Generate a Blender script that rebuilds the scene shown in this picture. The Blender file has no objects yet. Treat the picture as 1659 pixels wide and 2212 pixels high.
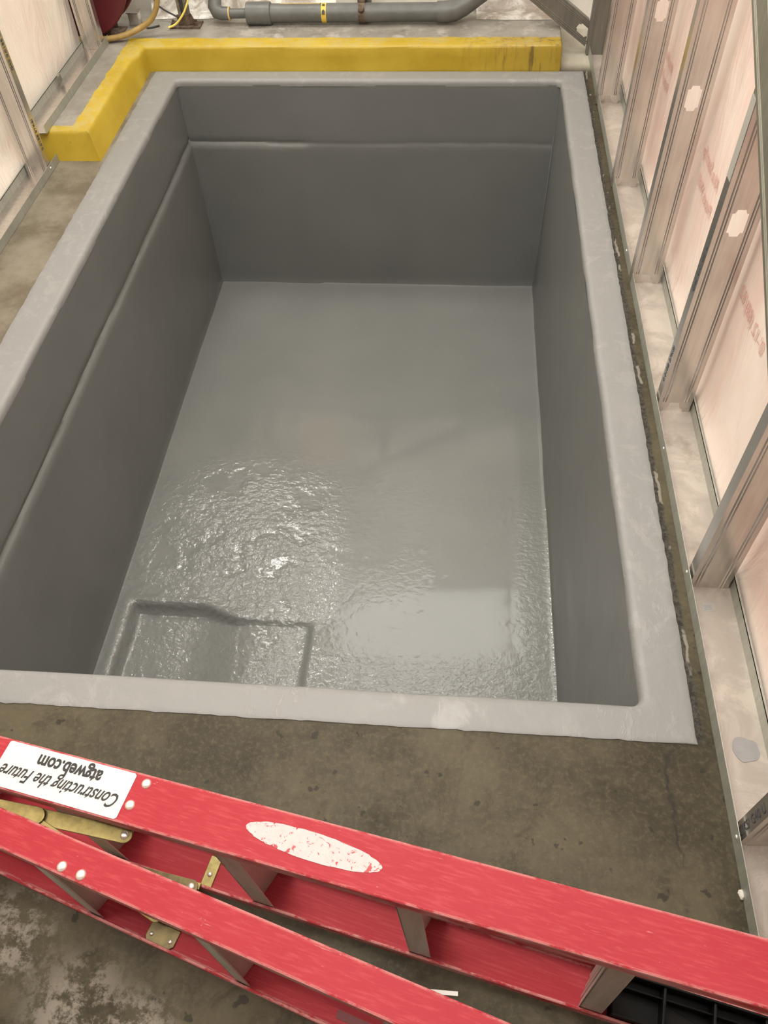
import bpy, bmesh, math, random
from mathutils import Vector, Matrix, noise
from mathutils.geometry import tessellate_polygon
V = Vector
random.seed(4)
sc = bpy.context.scene
COL = sc.collection

# ------------------------------------------------------------------ materials
class N:
    """tiny node helper"""
    def __init__(s, name):
        s.m = bpy.data.materials.new(name); s.m.use_nodes = True
        s.nt = s.m.node_tree; s.b = s.nt.nodes['Principled BSDF']
        s._pos = None
    def node(s, t, ins=None, **at):
        n = s.nt.nodes.new(t)
        for k, v in at.items(): setattr(n, k, v)
        for k, v in (ins or {}).items(): s.set(n.inputs[k], v)
        return n
    def set(s, sock, v):
        if isinstance(v, bpy.types.NodeSocket): s.nt.links.new(v, sock)
        elif isinstance(v, (tuple, list)) and len(v) == 3 and sock.type == 'RGBA': sock.default_value = (*v, 1)
        else: sock.default_value = v
    @property
    def pos(s):
        if s._pos is None: s._pos = s.node('ShaderNodeNewGeometry').outputs['Position']
        return s._pos
    @property
    def obj(s): return s.node('ShaderNodeTexCoord').outputs['Object']
    def xyz(s, v=None):
        n = s.node('ShaderNodeSeparateXYZ', {0: v or s.pos}); return n.outputs
    def math(s, op, a, b=0.0, c=0.0):
        n = s.node('ShaderNodeMath', {0: a, 1: b, 2: c}, operation=op); return n.outputs[0]
    def noise(s, scale, detail=4, rough=.55, v=None, dist=0.0):
        return s.node('ShaderNodeTexNoise', {'Vector': v or s.pos, 'Scale': scale, 'Detail': detail, 'Roughness': rough, 'Distortion': dist}).outputs[0]
    def scale(s, v, xyz):
        return s.node('ShaderNodeVectorMath', {0: v, 1: xyz}, operation='MULTIPLY').outputs[0]
    def ramp(s, f, a, b):           # smooth 0..1 between a and b
        return s.node('ShaderNodeMapRange', {'Value': f, 'From Min': a, 'From Max': b}, interpolation_type='SMOOTHSTEP').outputs[0]
    def mix(s, f, a, b):
        n = s.node('ShaderNodeMix', data_type='RGBA'); s.set(n.inputs[0], f); s.set(n.inputs[6], a); s.set(n.inputs[7], b)
        return n.outputs[2]
    def bump(s, h, strength=.3, dist=.01, normal=None):
        i = {'Height': h, 'Strength': strength, 'Distance': dist}
        if normal is not None: i['Normal'] = normal
        return s.node('ShaderNodeBump', i).outputs[0]
    def near(s, c, r0, r1):         # 1 inside r0 of a point fading to 0 at r1
        d = s.node('ShaderNodeVectorMath', {0: s.pos, 1: c}, operation='DISTANCE').outputs['Value']
        return s.ramp(d, r1, r0)
    def p(s, **kw):
        names = {'col': 'Base Color', 'rough': 'Roughness', 'metal': 'Metallic', 'spec': 'Specular IOR Level', 'normal': 'Normal',
                 'coat': 'Coat Weight', 'coatr': 'Coat Roughness', 'coatn': 'Coat Normal'}
        for k, v in kw.items(): s.set(s.b.inputs[names[k]], v)
        return s.m

def plain(name, col, rough=.5, metal=0.0, var=0.0, nscale=12):
    a = N(name)
    if var:
        f = a.noise(nscale, 5, v=a.obj)
        c = a.mix(a.ramp(f, .3, .7), tuple(x*(1-var) for x in col), tuple(min(1, x*(1+var)) for x in col))
    else: c = tuple(col)
    return a.p(col=c, rough=rough, metal=metal)

def mat_concrete(name, dark, light, front):
    a = N(name)
    n1 = a.noise(2.3, 7, .68); n2 = a.noise(8, 7, .72, dist=.8); n3 = a.noise(85, 5, .7)
    c = a.mix(a.ramp(n1, .36, .62), dark, light)
    c = a.mix(a.math('MULTIPLY', a.ramp(n2, .48, .66), .6), c, tuple(x*.72 for x in dark))
    c = a.mix(a.math('MULTIPLY', a.ramp(n3, .45, .70), .38), c, tuple(min(1, x*1.5) for x in light))
    sp = a.noise(26, 3, .5)
    c = a.mix(a.math('MULTIPLY', a.ramp(sp, .665, .70), .7), c, tuple(x*.35 for x in dark))
    scr = a.noise(70, 4, .8, a.scale(a.node('ShaderNodeMapping', {'Vector': a.pos, 'Rotation': (0, 0, .9)}).outputs[0], (.12, 1.2, 1)), .8)
    c = a.mix(a.math('MULTIPLY', a.ramp(scr, .685, .72), .5), c, tuple(x*1.9 for x in light))
    if front:
        x, y, z = a.xyz()
        # dusty strip left of the pit
        lf = a.math('MULTIPLY', a.ramp(x, -1.36, -1.44), a.ramp(y, 1.0, 1.6))
        c = a.mix(a.math('MULTIPLY', lf, .9), c, a.mix(a.ramp(a.noise(4, 6, .7), .35, .65), (.12, .098, .066), (.22, .195, .148)))
        # chalky residue bottom left
        for cc, r in (((-.62, .13, 0), .13), ((-.78, .24, 0), .12), ((-.50, .10, 0), .10)):
            m = a.math('MULTIPLY', a.near(cc, r*.2, r), a.ramp(a.noise(19, 7, .78), .45, .57))
            c = a.mix(a.math('MULTIPLY', m, .75), c, (.30, .265, .22))
        # crumbled edge between the paint and the wall track
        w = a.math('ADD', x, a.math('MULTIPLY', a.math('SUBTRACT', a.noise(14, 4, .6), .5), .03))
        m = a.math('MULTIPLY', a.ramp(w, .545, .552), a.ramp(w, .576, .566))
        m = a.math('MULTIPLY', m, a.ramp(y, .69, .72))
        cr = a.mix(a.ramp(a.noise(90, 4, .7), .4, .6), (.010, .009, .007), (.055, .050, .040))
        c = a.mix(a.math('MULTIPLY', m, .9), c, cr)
        fl = a.math('MULTIPLY', a.ramp(w, .564, .567), a.ramp(w, .574, .571))
        fl = a.math('MULTIPLY', fl, a.ramp(a.noise(5, 4, .6), .55, .58))
        fl = a.math('MULTIPLY', fl, a.ramp(y, .72, .74))
        c = a.mix(a.math('MULTIPLY', fl, .8), c, (.24, .22, .18))
        ck = a.math('ABSOLUTE', a.math('ADD', a.math('SUBTRACT', x, .487), a.math('MULTIPLY', a.math('SUBTRACT', a.noise(20, 4), .5), .05)))
        ckm = a.math('MULTIPLY', a.ramp(ck, .006, .001), a.math('MULTIPLY', a.ramp(y, .69, .66), a.ramp(y, .20, .30)))
        c = a.mix(a.math('MULTIPLY', ckm, a.math('MULTIPLY', .8, a.ramp(n2, .40, .55))), c, (.015, .012, .008))
        # overspray and light at the far end of the floor
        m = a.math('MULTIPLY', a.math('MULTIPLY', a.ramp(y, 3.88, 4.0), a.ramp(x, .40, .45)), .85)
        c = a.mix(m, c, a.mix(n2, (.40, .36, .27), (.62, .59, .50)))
    bb = a.math('ADD', a.math('MULTIPLY', n2, .5), a.math('MULTIPLY', n3, .5))
    return a.p(col=c, rough=a.node('ShaderNodeMapRange', {'Value': n2, 'To Min': .50, 'To Max': .75}).outputs[0], spec=.32, normal=a.bump(bb, .25, .006))

def mat_pit(name, kind):
    a = N(name)
    x, y, z = a.xyz()
    n1 = a.noise(2.2, 4); n2 = a.noise(24, 5, .6)
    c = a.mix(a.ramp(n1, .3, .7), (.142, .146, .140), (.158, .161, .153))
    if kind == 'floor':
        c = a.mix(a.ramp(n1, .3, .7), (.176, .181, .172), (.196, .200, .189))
        # thick wet-looking coating, rippled where it was rolled on heavily near the front
        r1 = a.noise(30, 2, .5, a.scale(a.pos, (1.0, 1.5, 1)), .5)
        r2 = a.noise(95, 3, .6, a.scale(a.pos, (1.3, .8, 1)), .5)
        r0 = a.noise(3.5, 2, .5)
        patch = a.ramp(a.noise(2.6, 4, .65), .47, .60)
        left = a.math('MULTIPLY', a.ramp(x, -.30, -.62), a.math('ADD', .25, a.math('MULTIPLY', .75, a.ramp(a.noise(6, 3, .6), .40, .54))))
        edge = a.math('MAXIMUM', a.ramp(x, .28, .36), a.ramp(y, 1.55, 1.38))
        zone = a.math('MULTIPLY', a.ramp(y, 2.65, 2.05), a.math('MAXIMUM', a.math('MULTIPLY', patch, .34), a.math('MAXIMUM', a.math('MULTIPLY', left, 1.9), a.math('MULTIPLY', edge, .8))))
        h = a.math('ADD', a.math('MULTIPLY', r1, 1.0), a.math('MULTIPLY', r2, .30))
        h = a.math('MULTIPLY', h, a.math('ADD', zone, .015))
        h = a.math('ADD', h, a.math('MULTIPLY', r0, .40))
        nb = a.bump(h, .24, .013)
        return a.p(col=c, rough=.10, spec=.5, normal=nb, coat=.25, coatr=.05, coatn=nb)
    if kind == 'rim':
        f = a.math('MULTIPLY', a.ramp(a.noise(11, 6, .7, dist=.6), .50, .60), a.ramp(a.noise(2.2, 2), .4, .6))
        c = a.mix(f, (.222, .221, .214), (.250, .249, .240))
        f2 = a.math('MULTIPLY', a.ramp(a.noise(34, 5, .7, a.scale(a.pos, (1, .5, 1)), .4), .52, .60), a.ramp(a.noise(3.1, 3, .6), .46, .62))
        c = a.mix(a.math('MULTIPLY', f2, .45), c, (.29, .283, .277))
        nb = a.bump(a.math('ADD', a.math('MULTIPLY', f2, .5), a.math('ADD', n2, a.math('MULTIPLY', a.noise(70, 3), .4))), .35, .004)
        return a.p(col=c, rough=a.mix(f, (.55,)*3, (.38,)*3), normal=nb)
    nb = a.bump(a.math('ADD', a.noise(9, 4), a.math('MULTIPLY', a.noise(180, 2), .12)), .3, .006)
    return a.p(col=c, rough=.42, normal=nb)

def mat_yellow():
    a = N('yellow_paint')
    x, y, z = a.xyz()
    j = a.math('MULTIPLY', a.math('SUBTRACT', a.noise(12, 5, .6), .5), .03)
    yy = a.math('ADD', y, j); xx = a.math('ADD', x, j)
    back = a.math('MULTIPLY', a.math('LESS_THAN', yy, 3.995), a.math('GREATER_THAN', xx, -1.575))
    wing = a.math('LESS_THAN', yy, 3.140)
    inner = a.math('MULTIPLY', a.math('GREATER_THAN', xx, a.math('ADD', -1.546, a.math('MULTIPLY', a.math('SUBTRACT', y, 3.07), -.035))), a.math('LESS_THAN', yy, 3.995))
    m = a.math('MAXIMUM', a.math('MAXIMUM', back, wing), inner)
    side = a.math('LESS_THAN', z, .1035)
    m = a.math('MAXIMUM', m, side)
    m = a.math('MULTIPLY', m, a.math('LESS_THAN', x, .4555))
    n1 = a.noise(5, 4); n2 = a.noise(40, 4, .7)
    yel = a.mix(a.ramp(n1, .3, .7), (.40, .275, .014), (.47, .34, .030))
    st = a.noise(30, 5, .7, a.scale(a.pos, (1, 1, .12)))
    g = a.math('MULTIPLY', a.ramp(st, .50, .66), a.ramp(x, -.15, .35))
    yel = a.mix(a.math('MULTIPLY', g, .8), yel, (.07, .04, .014))
    yel = a.mix(a.math('MULTIPLY', a.ramp(x, -.05, .35), .30), yel, (.24, .155, .035))
    wornm = a.math('MULTIPLY', a.math('GREATER_THAN', z, .105), a.ramp(a.noise(14, 5, .7), .42, .62))
    yel = a.mix(a.math('MULTIPLY', wornm, .45), yel, (.42, .36, .16))
    yel = a.mix(a.math('MULTIPLY', a.ramp(n2, .66, .74), .5), yel, (.15, .10, .04))
    con = a.mix(a.ramp(a.noise(6, 6, .65), .3, .7), (.19, .175, .145), (.31, .29, .25))
    fl = a.math('MULTIPLY', a.ramp(a.noise(11, 6, .7), .5, .66), a.ramp(x, -1.25, -1.1))
    con = a.mix(a.math('MULTIPLY', fl, .6), con, (.48, .45, .40))
    con = a.mix(a.math('MULTIPLY', a.ramp(a.noise(8, 5, .7), .56, .7), .5), con, (.11, .095, .075))
    return a.p(col=a.mix(m, con, yel), rough=.5, normal=a.bump(n2, .2, .004))

def mat_sheet(name, pink, white, lo=.02, hi=.12, bias=.5):
    a = N(name)
    x, y, z = a.xyz()
    f = a.noise(1.6, 3, .5); f2 = a.noise(5, 4, .6, a.scale(a.pos, (1, 1, .35)), 1.2)
    k = a.ramp(a.math('ADD', a.math('MULTIPLY', f, .6), a.math('MULTIPLY', f2, .4)), bias-.14, bias+.14)
    pk = a.mix(k, pink, white)
    zz = a.math('ADD', z, a.math('MULTIPLY', a.math('SUBTRACT', f2, .5), .10))
    c = a.mix(a.ramp(zz, lo, hi), white, pk)
    return a.p(col=c, rough=.38, spec=.4, normal=a.bump(a.noise(7, 4, .6, a.scale(a.pos, (1, 1, .3)), 1.5), .55, .02))

def mat_metal(name, col, rough=.4, metal=.85, streak=.12):
    a = N(name)
    n1 = a.noise(10, 5, .6, a.scale(a.obj, (6, 6, .5))); n2 = a.noise(6, 4)
    f = a.math('ADD', a.math('MULTIPLY', n1, .6), a.math('MULTIPLY', n2, .4))
    c = a.mix(a.ramp(f, .35, .65), tuple(x*(1-streak) for x in col), tuple(min(1, x*(1+streak)) for x in col))
    return a.p(col=c, rough=rough, metal=metal)

def mat_track():
    a = N('galvanized_track')
    n1 = a.noise(7, 5, .65, dist=1.2); n2 = a.noise(30, 4)
    c = a.mix(a.ramp(n1, .38, .62), (.42, .375, .33), (.54, .485, .43))
    c = a.mix(a.math('MULTIPLY', a.ramp(a.noise(4, 6, .75), .52, .68), .6), c, (.26, .215, .17))
    e = a.math('ABSOLUTE', a.math('SUBTRACT', n1, .52))
    c = a.mix(a.math('MULTIPLY', a.ramp(e, .012, .004), .22), c, (.30, .25, .20))
    return a.p(col=c, rough=.45, metal=.35)

def mat_red():
    a = N('red_fiberglass')
    r = a.node('ShaderNodeMapping', {'Vector': a.obj, 'Rotation': (0, 0, .24)}).outputs[0]
    n = a.noise(6, 3)
    g = a.noise(260, 3, .6, a.scale(r, (.05, 1, 1)))
    c = a.mix(a.ramp(n, .3, .7), (.305, .019, .028), (.325, .023, .033))
    c = a.mix(a.math('MULTIPLY', a.ramp(g, .45, .75), .40), c, (.46, .075, .08))
    s1 = a.noise(150, 4, .75, a.scale(r, (.04, 1, 1)), .3)                    # long rubbed streaks
    c = a.mix(a.math('MULTIPLY', a.ramp(s1, .66, .72), .45), c, (.55, .24, .23))
    s2 = a.noise(120, 4, .8, a.scale(r, (.5, 1, 1)), 1.0)                   # nicks
    c = a.mix(a.math('MULTIPLY', a.ramp(s2, .70, .73), .7), c, (.60, .40, .37))
    bv = a.node('ShaderNodeBevel', {'Radius': .006}, samples=4).outputs[0]      # rubbed arrises
    dt = a.node('ShaderNodeVectorMath', {0: bv, 1: a.node('ShaderNodeNewGeometry').outputs['True Normal']}, operation='DOT_PRODUCT').outputs['Value']
    ed = a.math('MULTIPLY', a.ramp(dt, .995, .92), a.ramp(a.noise(60, 5, .75, a.scale(r, (.4, 1, 1))), .40, .54))
    c = a.mix(a.math('MULTIPLY', ed, .85), c, (.60, .36, .33))
    # chalky scuffing on the narrow flange faces
    nx, ny, nz_ = a.xyz(a.node('ShaderNodeNewGeometry').outputs['Normal'])
    sd = a.math('MULTIPLY', a.ramp(ny, -.80, -.93), a.ramp(a.noise(30, 5, .7, a.scale(r, (.3, 1, 1))), .36, .58))
    c = a.mix(a.math('MULTIPLY', sd, .75), c, (.36, .22, .21))
    return a.p(col=c, rough=.55, spec=.2)

def mat_worn_label():
    a = N('worn_white_label')
    n = a.noise(75, 5, .75, dist=1.5); m = a.noise(30, 4, .7, v=a.scale(a.pos, (1, .6, 1)))
    k = a.math('MAXIMUM', a.ramp(n, .585, .61), a.ramp(m, .575, .60))
    c = a.mix(a.noise(60, 4), (.34, .325, .32), (.47, .455, .445))
    return a.p(col=a.mix(k, c, (.36, .03, .035)), rough=.5)

def mat_film():
    a = N('white_film')
    n = a.noise(9, 6, .7, dist=.8)
    c = a.mix(a.ramp(n, .40, .62), (.34, .29, .235), (.70, .68, .62))
    return a.p(col=c, rough=.3, normal=a.bump(a.noise(30, 4, .6), .4, .01))

def mat_black():
    a = N('black_plastic')
    return a.p(col=(.006, .006, .006), rough=.5, spec=.18)

def mat_sticker():
    a = N('sticker_white')
    c = a.mix(a.noise(20, 4), (.50, .49, .485), (.57, .56, .555))
    d = a.noise(60, 5, .8, a.scale(a.pos, (.5, 1.4, 1)), 1.0)
    c = a.mix(a.math('MULTIPLY', a.ramp(d, .60, .70), .55), c, (.30, .29, .29))
    return a.p(col=c, rough=.45)

def mat_rust(name, a1, a2):
    a = N(name)
    return a.p(col=a.mix(a.ramp(a.noise(40, 5, .7), .4, .62), a1, a2), rough=.75, metal=.2)

M = dict(
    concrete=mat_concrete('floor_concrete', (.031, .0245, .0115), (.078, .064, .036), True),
    outer=plain('painted_gypsum', (.72, .70, .66), .7, 0, .04, 2),
    ceil=plain('ceiling_paint', (.80, .78, .74), .8, 0, .03, 2),
    pit=mat_pit('grey_epoxy_wall', 'wall'), pitfloor=mat_pit('grey_epoxy_floor', 'floor'), rim=mat_pit('grey_epoxy_rim', 'rim'),
    yellow=mat_yellow(),
    sheet_r=mat_sheet('pink_poly_sheet', (.83, .61, .54), (.89, .77, .69), .02, .11, .50),
    sheet_l=mat_sheet('pale_poly_sheet', (.84, .69, .62), (.88, .82, .73), .0, .05, .42),
    sheet_b=mat_sheet('white_poly_sheet', (.84, .77, .72), (.90, .87, .80), .0, .1, .45),
    film=mat_film(),
    tarp=plain('khaki_tarp', (.66, .58, .43), .6, 0, .05, 5),
    galv=mat_metal('galvanized_steel', (.62, .585, .55), .24, .92),
    dark=mat_metal('dark_and_shaded_steel', (.20, .19, .165), .42, .5),  # on corner post and brace, shade and dark reflection put into the colour
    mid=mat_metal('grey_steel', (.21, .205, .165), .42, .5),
    track=mat_track(), leg=mat_metal('track_leg_steel', (.42, .43, .38), .45, .6),
    red=mat_red(), alu=mat_metal('aluminium', (.60, .585, .55), .42, .75),
    rivet=plain('rivet_aluminium', (.78, .74, .68), .35, .8),
    brass=mat_metal('yellow_zinc', (.25, .20, .075), .38, .75, .25),
    brassdk=mat_metal('dull_zinc', (.15, .115, .055), .42, .7, .25),
    sticker=mat_sticker(), ink=plain('black_ink', (.012, .012, .012), .5),
    worn=mat_worn_label(), redink=plain('red_ink', (.68, .40, .35), .6), blueink=plain('grey_ink', (.07, .07, .075), .6),
    black=mat_black(), blackedge=plain('black_plastic_scuffed', (.06, .06, .058), .5),
    pvc=plain('grey_pvc', (.115, .117, .110), .45, 0, .12, 18), band=plain('yellow_tape', (.72, .50, .06), .5),
    oldtape=plain('faded_tape', (.55, .42, .18), .6, 0, .15, 30),
    rust=mat_rust('rusted_steel', (.075, .045, .03), (.16, .12, .085)), strut=mat_rust('weathered_strut', (.14, .12, .09), (.22, .20, .16)),
    reel=plain('red_enamel', (.10, .012, .015), .45, 0, .06, 8), reeldk=plain('dark_red_enamel', (.13, .015, .016), .5),
    hose=plain('tan_rubber', (.33, .22, .07), .55, 0, .12, 25), cable=plain('yellow_cable', (.85, .72, .16), .5),
    blackcable=plain('black_cable', (.03, .03, .032), .5), orange=plain('orange_plastic', (.70, .13, .03), .45),
    paintsplash=plain('grey_splash', (.30, .29, .29), .5, 0, .05, 40), white=plain('white_plastic', (.86, .84, .80), .4),
    chip=plain('pale_concrete', (.55, .52, .46), .8, 0, .1, 90), bucket=plain('pale_grey_plastic', (.36, .35, .315), .5, 0, .05, 20),
)

# ------------------------------------------------------------------ mesh helpers
def frame(ex, ey, ez, o=(0, 0, 0)):
    m = Matrix((ex, ey, ez)).transposed().to_4x4(); m.translation = V(o); return m

class MB:
    def __init__(s): s.v = []; s.f = []; s.smooth = []
    def add(s, vs, fs, smooth=False):
        o = len(s.v); s.v += [V(v) for v in vs]; s.f += [tuple(i+o for i in f) for f in fs]; s.smooth += [smooth]*len(fs)
    def box(s, lo, hi, m=None):
        x0, y0, z0 = lo; x1, y1, z1 = hi
        vs = [V(p) for p in ((x0,y0,z0),(x1,y0,z0),(x1,y1,z0),(x0,y1,z0),(x0,y0,z1),(x1,y0,z1),(x1,y1,z1),(x0,y1,z1))]
        if m is not None: vs = [m @ v for v in vs]
        s.add(vs, [(3,2,1,0),(4,5,6,7),(0,1,5,4),(1,2,6,5),(2,3,7,6),(3,0,4,7)])
    def prism(s, poly, m, t0, t1, holes=()):
        """polygon (2D, ccw) in the frame's xy plane, extruded along its z from t0 to t1; holes are 2D loops"""
        loops = [list(poly)] + [list(h) for h in holes]
        flat = [p for l in loops for p in l]; n = len(flat)
        tri = tessellate_polygon([[V((p[0], p[1], 0)) for p in l] for l in loops])
        vs = [m @ V((p[0], p[1], t0)) for p in flat] + [m @ V((p[0], p[1], t1)) for p in flat]
        fs = []
        for t in tri:
            a, b, c = (flat[i] for i in t)
            ar = (b[0]-a[0])*(c[1]-a[1]) - (b[1]-a[1])*(c[0]-a[0])
            if abs(ar) < 1e-14: continue
            t = t if ar > 0 else (t[0], t[2], t[1])
            fs.append(tuple(i+n for i in t)); fs.append((t[2], t[1], t[0]))
        o = 0
        for li, l in enumerate(loops):
            k = len(l)
            area = sum(l[i][0]*l[(i+1)%k][1]-l[(i+1)%k][0]*l[i][1] for i in range(k))
            for i in range(k):
                a, b = o+i, o+(i+1)%k
                q = (a, b, b+n, a+n)
                if (area < 0) != (li > 0): q = q[::-1]
                fs.append(q)
            o += k
        s.add(vs, fs)
    def tube(s, pts, r, seg=12, cap=True):
        pts = [V(p) for p in pts]; rs = r if isinstance(r, (list, tuple)) else [r]*len(pts)
        vs = []; up = None
        for i, p in enumerate(pts):
            t = (pts[min(i+1, len(pts)-1)] - pts[max(i-1, 0)]).normalized()
            if up is None:
                up = t.orthogonal().normalized()
            up = (up - t*up.dot(t)).normalized(); w = t.cross(up)
            for k in range(seg):
                a = 2*math.pi*k/seg; vs.append(p + (up*math.cos(a) + w*math.sin(a))*rs[i])
        fs = []
        for i in range(len(pts)-1):
            for k in range(seg):
                a = i*seg+k; b = i*seg+(k+1)%seg; fs.append((a, b, b+seg, a+seg))
        s.add(vs, fs, True)
        if cap:
            s.add([v for v in vs[:seg]], [tuple(range(seg))[::-1]]); s.add([v for v in vs[-seg:]], [tuple(range(seg))])
    def lathe(s, prof, m, seg=32):
        """profile (radius, height) revolved about the frame's z"""
        vs = []; k = len(prof)
        for i in range(seg):
            a = 2*math.pi*i/seg
            for r, h in prof: vs.append(m @ V((r*math.cos(a), r*math.sin(a), h)))
        fs = []
        for i in range(seg):
            j = (i+1) % seg
            for q in range(k-1):
                fs.append((i*k+q, j*k+q, j*k+q+1, i*k+q+1))
        s.add(vs, fs, True)
    def grid(s, fn, nu, nv, smooth=True):
        vs = [fn(i/nu, j/nv) for j in range(nv+1) for i in range(nu+1)]
        fs = [(j*(nu+1)+i, j*(nu+1)+i+1, (j+1)*(nu+1)+i+1, (j+1)*(nu+1)+i) for j in range(nv) for i in range(nu)]
        s.add(vs, fs, smooth)
    def build(s, name, mat, parent=None, origin=None, bevel=0, sharp=35):
        """mesh from world-space geometry; its origin sits at `origin` (or the parent's)"""
        o = V(origin) if origin is not None else V((0, 0, 0))
        if parent is not None: o = parent['_o'] if False else V(WORLD.get(parent.name, (0, 0, 0)))
        me = bpy.data.meshes.new(name)
        me.from_pydata([v-o for v in s.v], [], s.f)
        bm = bmesh.new(); bm.from_mesh(me); bmesh.ops.remove_doubles(bm, verts=bm.verts, dist=1e-5)
        bmesh.ops.recalc_face_normals(bm, faces=bm.faces); bm.to_mesh(me); bm.free()
        if any(s.smooth):
            me.polygons.foreach_set('use_smooth', [True]*len(me.polygons))
            try: me.set_sharp_from_angle(angle=math.radians(sharp))
            except Exception: pass
        me.materials.append(M[mat] if isinstance(mat, str) else mat)
        ob = bpy.data.objects.new(name, me); COL.objects.link(ob)
        if parent is not None: ob.parent = parent; WORLD[ob.name] = tuple(o)
        else: ob.location = o; WORLD[ob.name] = tuple(o)
        if bevel:
            b = ob.modifiers.new('bevel', 'BEVEL'); b.width = bevel; b.segments = 2; b.limit_method = 'ANGLE'; b.angle_limit = math.radians(40)
        return ob
WORLD = {}
def tag(o, label, cat, group=None):
    o['label'] = label; o['category'] = cat
    if group: o['group'] = group
    return o
def thing(name, label, cat, loc, group=None):
    o = bpy.data.objects.new(name, None); COL.objects.link(o); o.location = loc; o.empty_display_size = .05
    WORLD[o.name] = tuple(loc)
    return tag(o, label, cat, group)
def struct(o): o['kind'] = 'structure'; return o
def text_mesh(body, size, m, sx=1.0, shear=0.0, bold=0.0, thick=.0004, mirror=False, align='LEFT'):
    cu = bpy.data.curves.new('lettering', 'FONT'); cu.body = body; cu.size = size; cu.shear = shear; cu.offset = bold
    cu.align_x = align; cu.extrude = thick; cu.resolution_u = 3
    ob = bpy.data.objects.new('lettering', cu); COL.objects.link(ob)
    me = bpy.data.meshes.new_from_object(ob.evaluated_get(bpy.context.evaluated_depsgraph_get()))
    b = MB(); mm = m @ Matrix.Diagonal((-sx if mirror else sx, 1, 1, 1))
    b.add([mm @ v.co for v in me.vertices], [tuple(p.vertices) for p in me.polygons])
    bpy.data.objects.remove(ob); bpy.data.curves.remove(cu); bpy.data.meshes.remove(me)
    return b
def nz(p, sc_=1.0, amp=1.0): return noise.noise(V(p)*sc_)*amp
def rivet(parent, p, nrm, r=.006, name='rivet', mat='rivet'):
    nrm = V(nrm).normalized(); ex = nrm.orthogonal().normalized()
    b = MB(); b.lathe([(0, r*.55), (r*.5, r*.5), (r*.85, r*.3), (r, 0), (r, -r*.3)], frame(ex, nrm.cross(ex), nrm, p), 14)
    return b.build(name, mat, parent)

# ------------------------------------------------------------------ setting: floor, ceiling, outer room
PX0, PX1, PY0, PY1, PD = -1.330, .450, .785, 3.802, 1.10
RX0, RX1, RY0, RY1 = -3.2, 1.1, -1.9, 4.9
ZC = 2.85
def floor_mesh():
    b = MB(); g = .012
    xs = (RX0, PX0-g, PX1+g, RX1); ys = (RY0, PY0-g, PY1+g, RY1)
    for i in range(3):
        for j in range(3):
            if i == 1 and j == 1: continue
            nx = max(1, int((xs[i+1]-xs[i])/.08)); ny = max(1, int((ys[j+1]-ys[j])/.08))
            b.grid(lambda u, v, i=i, j=j: V((xs[i]+(xs[i+1]-xs[i])*u, ys[j]+(ys[j+1]-ys[j])*v, 0)), nx, ny)
    return b
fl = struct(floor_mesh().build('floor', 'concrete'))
b = MB(); b.box((RX0, RY0, ZC), (RX1, RY1, ZC+.05)); struct(b.build('ceiling', 'ceil'))
b = MB(); b.box((RX0-.05, RY0-.05, 0), (RX1+.05, RY0, ZC)); struct(b.build('wall_front', 'outer'))
b = MB(); b.box((RX0-.05, RY1, 0), (RX1+.05, RY1+.05, ZC)); struct(b.build('wall_rear', 'outer'))

def sheet(name, mat, p, ax, length, z0, z1, amp, nrm, n=60, m=30, foot=0.0):
    """hanging poly sheet: a thin wavy membrane with thickness"""
    p, ax, nrm = V(p), V(ax), V(nrm)
    def fn(off):
        def f(u, v):
            q = p + ax*(length*u); z = z0+(z1-z0)*v**2
            w = amp*(noise.noise(V((u*length*1.6, z*.9, 3.1)))*.7 + noise.noise(V((u*length*5, z*1.3, 9.7)))*.3)
            w *= min(1, .25+v*6)
            w += foot*max(0, 1-z/.13)**2
            return V((q.x, q.y, z)) + nrm*(w-off)
        return f
    b = MB(); b.grid(fn(0), n, m); b.grid(fn(.02), n, m)
    return b.build(name, mat)
struct(sheet('wall_right', 'sheet_r', (.718, RY0, 0), (0, 1, 0), 6.30, 0.0, ZC, .022, (-1, 0, 0), 110, 60, .020))
struct(sheet('wall_left', 'sheet_l', (-1.79, RY0, 0), (0, 1, 0), 5.83, 0.0, ZC, .03, (1, 0, 0), 90, 50, .030))
struct(sheet('wall_back', 'sheet_b', (-3.15, 4.375, 0), (1, 0, 0), 3.86, 0.0, ZC, .03, (0, -1, 0), 70, 40))

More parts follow.
